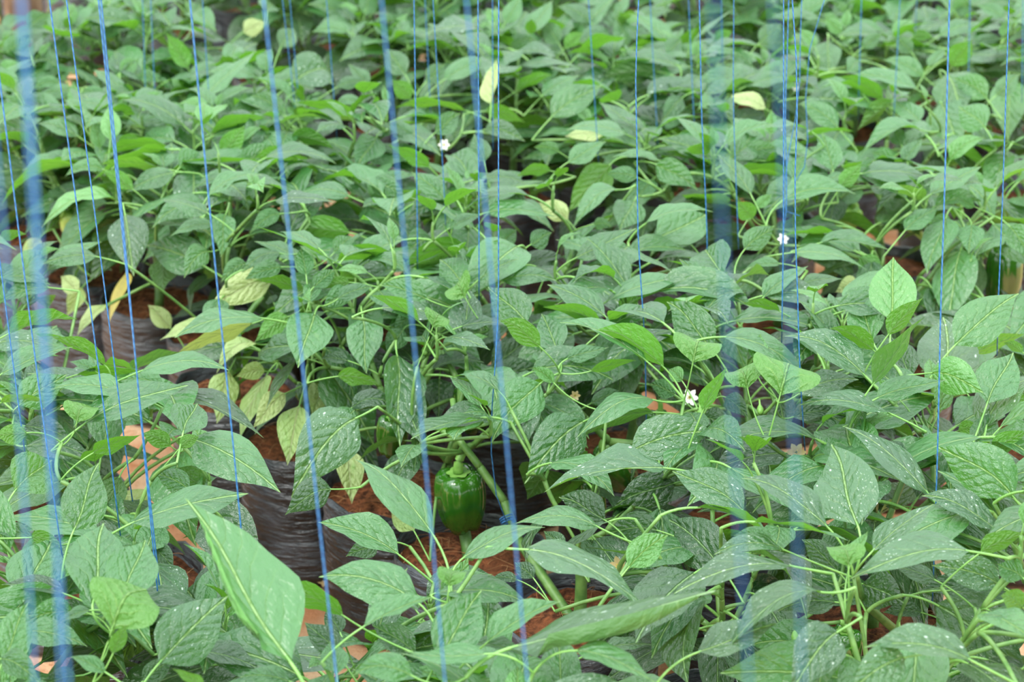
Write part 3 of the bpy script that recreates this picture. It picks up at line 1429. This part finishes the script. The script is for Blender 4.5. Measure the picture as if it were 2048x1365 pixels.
def flower_mesh(R, dry=False):
    mb = MB()
    for k in range(6):
        a = k * math.pi / 3
        c, s = math.cos(a), math.sin(a)
        rows = []
        for t, w, z in ((.12, .16, 0), (.45, .30, .05), (.75, .24, .02), (1.0, .02, -.10)):
            row = []
            for u in (-1, 0, 1):
                x, y = t, u * w
                row.append(V((R * (x * c - y * s), R * (x * s + y * c), R * (z + .05 * abs(u) + (.4 * t if dry else .12 * t)))))
            rows.append(row)
        mb.grid(rows, 0)
    for k in range(5):
        a = k * 2 * math.pi / 5
        mb.tube([V((0, 0, 0)), V((R * .16 * math.cos(a), R * .16 * math.sin(a), R * .3)), V((R * .2 * math.cos(a), R * .2 * math.sin(a), R * .5))], [R * .03, R * .03, R * .07], 5, 1)
    mb.tube([V((0, 0, R * -.7)), V((0, 0, R * -.2)), V((0, 0, R * .06))], [R * .06, R * .08, R * .16], 6, 2)
    return mb.mesh('flower', [M['dry_petal' if dry else 'petal'], M['anther'], M['calyx']])


FLOWER, DRYFLOWER = flower_mesh(.013), flower_mesh(.013, True)


def bud_mesh():
    mb = MB()
    mb.tube([V((0, 0, -.012)), V((0, 0, -.004)), V((0, 0, 0)), V((0, 0, .004)), V((0, 0, .009)), V((0, 0, .011))], [.0012, .0014, .0035, .005, .0038, .001], 8, 0)
    return mb.mesh('flower_bud', [M['calyx']])


BUD = bud_mesh()

# explicit stems seen in the open
def chain(pts, r0, r1):
    P = [at_z(x, y, z) for x, y, z in pts]
    pl = nearest(P[0])
    pl.chain.append((P, r0, r1))
    return pl, P


STEM_A, CA = chain([(1085, 1189, .20), (1033, 1075, .27), (1009, 1004, .31), (960, 935, .35), (918, 880, .385), (905, 800, .42)], .0075, .0045)
chain([(918, 880, .385), (880, 860, .39), (845, 845, .395)], .005, .0035)
chain([(1218, 884, .36), (1170, 836, .40), (1112, 774, .44)], .006, .004)
chain([(1796, 1266, .34), (1725, 1205, .41), (1711, 1150, .47)], .006, .004)
chain([(1545, 905, .36), (1500, 815, .45)], .005, .004)
chain([(884, 702, .44), (920, 770, .40), (922, 860, .37)], .0045, .005)

FRUITS = [  # x, y of the top centre, height, radius, length, hang x, y, height, material, tilt
    (917, 948, .325, .0375, .086, 929, 904, .362, 'fruit', (.05, -.06)),
    (1210, 908, .33, .030, .07, 1216, 872, .365, 'fruit', (.35, -.5)),
    (1320, 828, .36, .021, .05, 1318, 800, .39, 'fruit', (0, .1)),
    (950, 770, .38, .032, .075, 935, 735, .41, 'fruit', (.1, .1)),
    (787, 838, .37, .024, .06, 790, 815, .39, 'fruit', (.15, .1)),
    (110, 305, .37, .038, .07, 114, 285, .40, 'fruit', (0, 0)),
    (1805, 383, .40, .022, .035, 1808, 350, .43, 'fruit_pale', (0, 0)),
    (1703, 415, .37, .030, .06, 1690, 400, .40, 'fruit_pale', (.4, .4)),
    (2012, 505, .43, .032, .10, 2010, 480, .45, 'fruit', (0, 0)),
    (1580, 1270, .36, .012, .02, 1582, 1250, .38, 'fruit_pale', (0, 0)),
    (1690, 1265, .36, .024, .075, 1680, 1245, .39, 'fruit', (0, .1)),
    (1900, 1325, .36, .028, .07, 1895, 1305, .39, 'fruit', (0, 0)),
    (1175, 955, .33, .020, .07, 1180, 930, .36, 'fruit', (0, -.2)),
    (150, 422, .37, .028, .05, 160, 400, .40, 'fruit_pale', (.2, .2)),
]
FLOWERS = [(1380, 795, .44, 0, 1.0), (1430, 868, .43, 0, .8), (1234, 707, .45, 0, .9), (1165, 618, .46, 0, .8), (1150, 792, .44, 1, .6),
           (1592, 905, .47, 1, 1.0), (1240, 1133, .43, 1, 1.0), (1566, 478, .47, 0, .8), (1720, 15, .5, 0, .9), (888, 290, .5, 0, .9), (1590, 175, .5, 0, .7)]
BUDS = [(850, 697, .46), (1520, 815, .46), (1540, 855, .45), (1790, 845, .44), (1400, 820, .45), (830, 540, .47), (355, 1265, .46), (1800, 1260, .39), (1590, 1268, .42)]

for f in FRUITS:
    hang = at_z(f[5], f[6], f[7])
    pl = nearest(hang)
    pl.nodes.append(hang)
    d = depth(hang)
    top = CAM + ray(f[0], f[1]) * (d + .006)
    pl.fruit.append((top, f[3], f[4], hang, f[8], f[9]))
for x, y, z, dry, s in FLOWERS:
    pt = at_z(x, y, z)
    pl = nearest(pt)
    pl.nodes.append(pt - V((0, 0, .012)))
    pl.flower.append((pt, dry, s))
for x, y, z in BUDS:
    pt = at_z(x, y, z)
    pl = nearest(pt)
    pl.nodes.append(pt - V((0, 0, .012)))
    pl.flower.append((pt, 2, 1.0))


# ------------------------------------------------------------------ build the plants
def order_names():
    n = 0
    rows = {}
    for p in PLANTS:
        p.px = pix(p.pos + V((0, 0, .45)))[0]
        rows.setdefault(p.row, []).append(p)
    return rows


ROWS = order_names()
ORD = ['', 'first', 'second', 'third', 'fourth', 'fifth', 'sixth', 'seventh', 'eighth', 'ninth', 'tenth', 'eleventh', 'twelfth', 'thirteenth',
       'fourteenth', 'fifteenth', 'sixteenth', 'seventeenth', 'eighteenth', 'nineteenth', 'twentieth', 'twenty-first', 'twenty-second', 'twenty-third', 'twenty-fourth', 'twenty-fifth', 'twenty-sixth',
       'twenty-seventh', 'twenty-eighth', 'twenty-ninth', 'thirtieth', 'thirty-first', 'thirty-second', 'thirty-third', 'thirty-fourth']
ROWN = {0: 'bed before the path', 1: 'bed behind the path', 2: 'third bed back', 3: 'fourth bed back',
        4: 'fifth bed back', 5: 'sixth bed back', 6: 'seventh bed back', 7: 'rearmost bed'}
for rw, ps in ROWS.items():
    ps.sort(key=lambda p: p.px)
    for i, p in enumerate(ps):
        feat = 'leafy bell pepper plant'
        if p.fruit:
            feat = 'fruiting bell pepper plant'
            if any(f[4] == 'fruit_pale' for f in p.fruit):
                feat = 'bell pepper plant with a pale fruit'
            if any(abs(f[1] - .0375) < 1e-6 for f in p.fruit):
                feat = 'bell pepper plant with a large glossy pepper'
        elif any(fl[1] == 0 for fl in p.flower):
            feat = 'bell pepper plant with a white flower'
        elif any('p' in h[7] for h in p.hero):
            feat = 'bell pepper plant with pale fading leaves'
        elif any(h[4] > .19 and h[0].y < 2 for h in p.hero):
            feat = 'bell pepper plant with very large leaves'
        elif any('s' in h[7] for h in p.hero):
            feat = 'bell pepper plant with white-speckled leaves'
        if 'large glossy' in feat:
            p.label = feat + ', ' + ORD[i + 1] + ' in ' + ROWN[rw]
        else:
            p.label = feat + ', ' + ORD[i + 1] + ' from left in the ' + ROWN[rw]


def connect(pl):
    """grow stem and branches through the nodes"""
    nodes = [pl.pos + V((0, 0, BAG_H - .03)), pl.fork]
    par = [-1, 0]
    over = {}
    for P, r0, r1 in pl.chain:
        prev = 1
        if P[0].z < .22:
            prev = 0
        else:
            for i, k in enumerate(nodes):
                if i > 1 and (k - P[0]).length < .01:
                    prev = i
        for j, q in enumerate(P):
            if j == 0 and (prev != 1):
                continue
            nodes.append(q)
            par.append(prev)
            prev = len(nodes) - 1
            over[prev] = r0 + (r1 - r0) * j / (len(P) - 1)
    nchain = len(nodes)
    pts = []
    for q in pl.nodes:
        if all((q - k).length > .012 for k in pts + nodes[2:nchain]):
            pts.append(q)
    for q in sorted(pts, key=lambda k: (k - pl.fork).length + max(0, pl.fork.z - k.z)):
        best, bd = 1, 1e9
        for i, k in enumerate(nodes):
            if i == 0:
                continue
            d = (q - k).length + max(0, k.z - q.z) * 1.5 + (.25 if (q - k).length < .02 else 0) + .3 * (q - k).length * (0 if i == 1 else 0) 
            # prefer parents that lie on the way from the fork
            if 1 < i < nchain:
                d += .035
            d += .9 * max(0, (k - pl.fork).length + (q - k).length - (q - pl.fork).length)
            if d < bd:
                best, bd = i, d
        nodes.append(q)
        par.append(best)
    cnt = [1] * len(nodes)
    for i in range(len(nodes) - 1, 0, -1):
        cnt[par[i]] += cnt[i]
    mb = MB()
    rad = lambda c: min(.0062, .0014 + .0009 * math.sqrt(c))
    mb.tube(bez(nodes[0] - pl.pos, (nodes[0] + nodes[1]) * .5 - pl.pos + V((.006, .004, 0)), nodes[1] - pl.pos, 5), [.0095, .009, .0085, .008, .0078, .0076], 8, 0)
    for i in range(2, len(nodes)):
        a, b_ = nodes[par[i]], nodes[i]
        L = (b_ - a).length
        g = nodes[par[par[i]]] if par[i] > 0 else nodes[0]
        din = (a - g)
        din = din.normalized() if din.length > 1e-6 else Z_
        dd = (b_ - a).normalized()
        if din.dot(dd) < -.2:
            din = Z_
        mid = a + (din * .45 + dd * .55) * (.45 * L) + (b_ - a).cross(Z_) * .06 * math.sin(i * 2.1)
        ra, rb = rad(cnt[i] + 1), rad(cnt[i])
        if i in over:
            mid = (a + b_) * .5
            rb = over[i]
            ra = over.get(par[i], rb * 1.1)
        mb.tube([p - pl.pos for p in bez(a, mid, b_, 6)], [ra + (rb - ra) * t / 6 for t in range(7)], 6, 0)
    return mb.mesh('stem', [M['stem']])


n_leaf = 0
for pi, pl in enumerate(PLANTS):
    rr = random.Random(50 + pi)
    root = empty('pepper_plant', pl.pos)
    tag(root, pl.label, 'plant', 'bell pepper plants in black bags')
    rot = Matrix.Rotation(rr.uniform(0, 6.28), 4, 'Z')
    mk('bag', BAGS[pi % 5], root, mat4=rot)
    so = mk('soil', SOILS[pi % 5], root, mat4=rot)
    if pl.row <= 1:
        fo = mk('coir_fibre', FIBRES[pi % 3], so)
        fo['kind'] = 'stuff'
    mk('stem', connect(pl), root)
    for base, tip, a, n, L, W, bow, fl, node in pl.hero:
        mat = 'leaf'
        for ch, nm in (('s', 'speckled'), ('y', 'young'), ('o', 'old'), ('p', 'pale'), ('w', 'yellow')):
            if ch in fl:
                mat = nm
        org = base
        mb = hero_mesh(base, tip, a, n, L, W, bow, fl, node, org, rr)
        o = mk('leaf', mb.mesh('leaf', [M[mat], M['petiole']]), root, loc=org - pl.pos)
        if mat == 'pale':
            o['label'] = 'pale fading leaf'
        elif mat == 'yellow':
            o['label'] = 'yellowed leaf'
        n_leaf += 1
    for node, m3, size, vi, mat in pl.fill:
        o = mk('leaf', vmesh(vi, mat), root, mat4=Matrix.Translation(node - pl.pos) @ m3.to_4x4() @ Matrix.Scale(size, 4))
        n_leaf += 1
    for k, (top, R, H, hang, mat, tilt) in enumerate(pl.fruit):
        add_fruit(pl, top, R, H, hang, mat, tilt, seed=pi * 3 + k, root=root)
    for pt, dry, s in pl.flower:
        if dry == 2:
            mk('flower_bud', BUD, root, mat4=Matrix.Translation(pt - pl.pos) @ Matrix.Rotation(2.2, 4, 'X'))
        else:
            az = rr.uniform(-.6, .6)
            o = mk('flower', DRYFLOWER if dry else FLOWER, root,
                   mat4=Matrix.Translation(pt - pl.pos) @ Matrix.Rotation(az, 4, 'Z') @ Matrix.Rotation(1.15, 4, 'X') @ Matrix.Scale(s, 4))
print('leaves', n_leaf)

# ------------------------------------------------------------------ strings
# points x y ... , ground distance Y (or None: from the height at its lower end), height of lower end, radius, label
STR = [
    ([(99, 0), (120, 164), (161, 467), (195, 723), (219, 900), (243, 1090)], None, .45, 'first of the sharp strings at the left, reaching the near leaves'),
    ([(133, 0), (195, 467), (253, 916), (265, 1003)], None, .47, 'left string of the close pair crossing the left bags'),
    ([(197, 0), (245, 467), (291, 916), (328, 1254)], None, .42, 'right string of the close pair crossing the left bags'),
    ([(202, 0), (222, 200), (248, 467), (289, 916), (322, 1255)], None, .43, 'thin strand twined along the string of the left pair'),
    ([(380, 0), (424, 467), (469, 916), (510, 1365)], None, .40, 'lone string passing the long curled front leaf'),
    ([(527, 0), (578, 467), (624, 916), (674, 1365)], 1.45, .0, 'slightly blurred string crossing the open bag beside the path'),
    ([(0, 164), (38, 467), (96, 916), (130, 1150)], None, .47, 'string along the left edge crossing the broad leaves'),
    ([(0, 524), (25, 720), (51, 916)], None, .49, 'short string cutting the lower left corner of the frame'),
    ([(41, 0), (68, 467), (99, 916), (137, 1365)], .84, .0, 'very blurred broad string at the left, closest to the camera'),
    ([(46, 0), (77, 467), (107, 916), (122, 1365)], .86, .0, 'very blurred companion of the broad left string'),
    ([(-10, 300), (7, 449), (44, 916), (70, 1365)], .9, .0, 'very blurred string leaving at the left edge'),
    ([(763, 0), (807, 467), (850, 916), (890, 1365)], 1.3, .0, 'blurred string passing left of the glossy hanging pepper'),
    ([(932, 0), (958, 240), (975, 467), (1016, 916), (1055, 1365)], 1.25, .0, 'blurred string passing right of the glossy hanging pepper'),
    ([(1427, 0), (1438, 300), (1447, 517), (1468, 916), (1498, 1365)], .74, .0, 'very blurred pale string right of centre'),
    ([(1545, 0), (1567, 250), (1577, 552), (1588, 916), (1605, 1365)], .78, .0, 'very blurred string beside the tangled right strings'),
    ([(997, 0), (997, 640), (978, 900), (990, 1010), (1012, 1042)], None, .30, 'thin string tied round the stem above the open soil'),
    ([(956, 0), (958, 467), (958, 603)], None, .50, 'thin string just left of the tied centre string'),
    ([(828, 0), (835, 467), (835, 550)], None, .48, 'thin upright string ending left of centre'),
    ([(866, 0), (890, 410), (892, 470)], None, .47, 'thin slanting string between two thin centre strings'),
    ([(985, 0), (986, 300)], None, .55, 'faint string tight beside the tied centre string'),
    ([(1177, 0), (1197, 325)], None, .50, 'faint thin string right of the centre strings'),
    ([(1278, 0), (1269, 164), (1274, 240), (1275, 467), (1280, 552), (1290, 660), (1293, 880)], None, .36, 'kinked thin string reaching the small dark pepper'),
    ([(1300, 0), (1317, 315)], None, .44, 'thin string just right of the kinked one'),
    ([(1377, 0), (1392, 332)], None, .46, 'faint string left of the two thin slanting ones'),
    ([(1399, 0), (1403, 240), (1415, 467), (1415, 560)], None, .50, 'left of the two thin slanting strings right of centre'),
    ([(1468, 0), (1466, 205), (1476, 467), (1477, 500)], None, .48, 'right of the two thin slanting strings right of centre'),
    ([(1567, 0), (1567, 467), (1563, 712)], None, .48, 'straight string of the tangled bundle'),
    ([(1584, 0), (1594, 120), (1598, 232), (1587, 342), (1589, 467), (1598, 603), (1596, 690), (1611, 916)], None, .44, 'longest wavering string of the tangled bundle'),
    ([(1656, 0), (1605, 96), (1611, 205), (1618, 284), (1615, 342), (1587, 370)], None, .55, 'loose strand crossing over in the tangled bundle'),
    ([(1577, 0), (1575, 110), (1568, 250), (1578, 420), (1562, 500)], None, .52, 'slack strand at the left of the tangled bundle'),
    ([(1602, 0), (1598, 240), (1570, 300), (1568, 400), (1560, 430), (1600, 432)], None, .53, 'strand curling back at the foot of the tangled bundle'),
    ([(1723, 0), (1716, 240)], None, .50, 'thin string between the tangle and the hanging right leaves'),
    ([(1800, 0), (1786, 267)], None, .48, 'faint string left of the long right string'),
    ([(1834, 0), (1830, 70)], None, .55, 'short faint string at the top right'),
    ([(1899, 0), (1887, 467), (1883, 550), (1875, 916), (1865, 1206)], None, .40, 'long clear string falling through the right plants'),
    ([(2018, 0), (2003, 467), (1996, 586), (1994, 712)], None, .50, 'clear string near the right edge'),
    ([(2046, 0), (2044, 205)], None, .52, 'string on the right edge of the picture'),
    ([(1940, 0), (1936, 200)], None, .50, 'faint string between the two clear right strings'),
    ([(285, 0), (293, 250)], None, .47, 'faint string behind the left pair'),
    ([(304, 60), (313, 260)], None, .47, 'fainter string just right of the one behind the left pair'),
    ([(405, 0), (425, 300)], None, .46, 'faint string right of the lone string'),
    ([(565, 0), (595, 260)], None, .48, 'faint string at the upper left of centre'),
    ([(653, 0), (674, 280)], None, .48, 'faint far string left of the blurred centre string'),
    ([(585, 60), (600, 230)], None, .50, 'faintest string at the upper left of centre'),
    ([(850, 0), (862, 240)], None, .50, 'far string between two thin centre strings'),
    ([(1443, 40), (1445, 140)], None, .52, 'far short string right of centre'),
]
GROUPS = 'blue twine strings for training plants'
LINE_Z = 2.35
ends = []
for px, Y, zend, lab in STR:
    if Y is None:
        Y = at_z(px[-1][0], px[-1][1], zend).y
    P = [at_y(x, y, Y) for x, y in px]
    a, b_ = P[0], P[min(2, len(P) - 1)]
    if abs(b_.z - a.z) < .05:
        b_ = P[-1]
    dr = (a - b_) / (a.z - b_.z)
    dr.x = max(-.12, min(.12, dr.x))
    top = a + dr * (LINE_Z - a.z)
    P.insert(0, top)
    if zend == 0.0:
        dr = (P[-1] - P[-2]) / (P[-2].z - P[-1].z)
        P.append(P[-1] + dr * (P[-1].z - .0))
    if P[-1].z > 2:
        continue
    full = []
    for i in range(len(P) - 1):
        k = max(1, int((P[i] - P[i + 1]).length / .05))
        for t in range(k):
            q = P[i].lerp(P[i + 1], t / k)
            full.append(q)
    full.append(P[-1])
    sm = [full[0]] + [(full[i - 1] + full[i] * 2 + full[i + 1]) / 4 for i in range(1, len(full) - 1)] + [full[-1]]
    org = sm[-1].copy()
    mb = MB()
    mb.tube([p - org for p in sm], (.0007 if Y > 3.0 else .00085) if Y > 1.35 else (.0007 if Y > .8 else .0004), 6, 0, vlen=60)
    o = mk('string', mb.mesh('string', [M['twine']]), loc=org)
    tag(o, 'blue twine, ' + lab, 'string', GROUPS)
    ends.append(top)

# twine loop tied round the stem
mb = MB()
c0 = at_z(1014, 1040, .295)
ax_ = (CA[2] - CA[1]).normalized()
e1 = ax_.cross(Z_).normalized()
e2 = ax_.cross(e1)
loop = []
for i in range(40):
    t = i / 39
    an = t * 2 * math.pi * 3
    loop.append(V((0, 0, 0)) + (e1 * math.cos(an) + e2 * math.sin(an)) * .0095 + ax_ * (.010 * (t - .5)))
mb.tube(loop, .0012, 5, 0, vlen=60)
mb.tube(bez(loop[0], loop[0] + V((-.012, -.004, .012)), loop[0] + V((-.018, -.006, .004)), 6), .0012, 5, 0, vlen=60)
o = mk('twine_knot', mb.mesh('twine_knot', [M['twine']]), loc=c0)
tag(o, 'blue twine wound round the thick stem below the hanging pepper', 'knot')

# ------------------------------------------------------------------ wooden post far back at the upper left
pb = MB()
pc = POST
w = .042
rows = []
for z in [-.05, .2, .5, .8, 1.2, 1.6, 2.0, 2.4, 2.6]:
    row = []
    for k in range(12):
        a = 2 * math.pi * k / 12
        sq = 1 / max(abs(math.cos(a)), abs(math.sin(a)))
        q = w * min(sq, 1.25)
        row.append(V((q * math.cos(a) + .004 * noise.noise(V((z * 3, k, 0))), q * math.sin(a), z)))
    rows.append(row)
pb.grid(rows, 0, None, close=True)
pb.f.append(tuple(range(len(pb.v) - 12, len(pb.v))))
pb.mi.append(0)
o = mk('wooden_post', pb.mesh('wooden_post', [M['wood']], smooth=False), loc=V((pc.x, 4.9, 0)))
tag(o, 'brown wooden post standing behind the plants at the upper left', 'post')

# dry fallen leaf on the path
for (x, y, rz, s) in [(595, 1152, .4, .055), (640, 1160, 2.0, .045), (660, 1165, 1.0, .04)]:
    pt = at_z(x, y, .006)
    o = mk('dry_leaf', None)
    COL.objects.unlink(o)
    bpy.data.objects.remove(o)
    mb = MB()
    mid = [V((v - .5, 0, .10 * math.sin(v * 3.1))) for v in VS]
    blade(mb, mid, [V((0, -1, 0))] * 13, [Z_] * 13, .45, .3, .1, .15, random.Random(int(x)))
    me = mb.mesh('dry_leaf', [M['dryleaf']])
    o = mk('dry_leaf', me, mat4=Matrix.Translation(pt) @ Matrix.Rotation(rz, 4, 'Z') @ Matrix.Scale(s, 4))
    tag(o, {595: 'dry brown fallen leaf lying left of its fellows at the bag foot', 640: 'dry brown fallen leaf between two others at the bag foot',
            660: 'smallest dry brown fallen leaf at the bag foot'}[x], 'leaf', 'fallen leaves on the path')
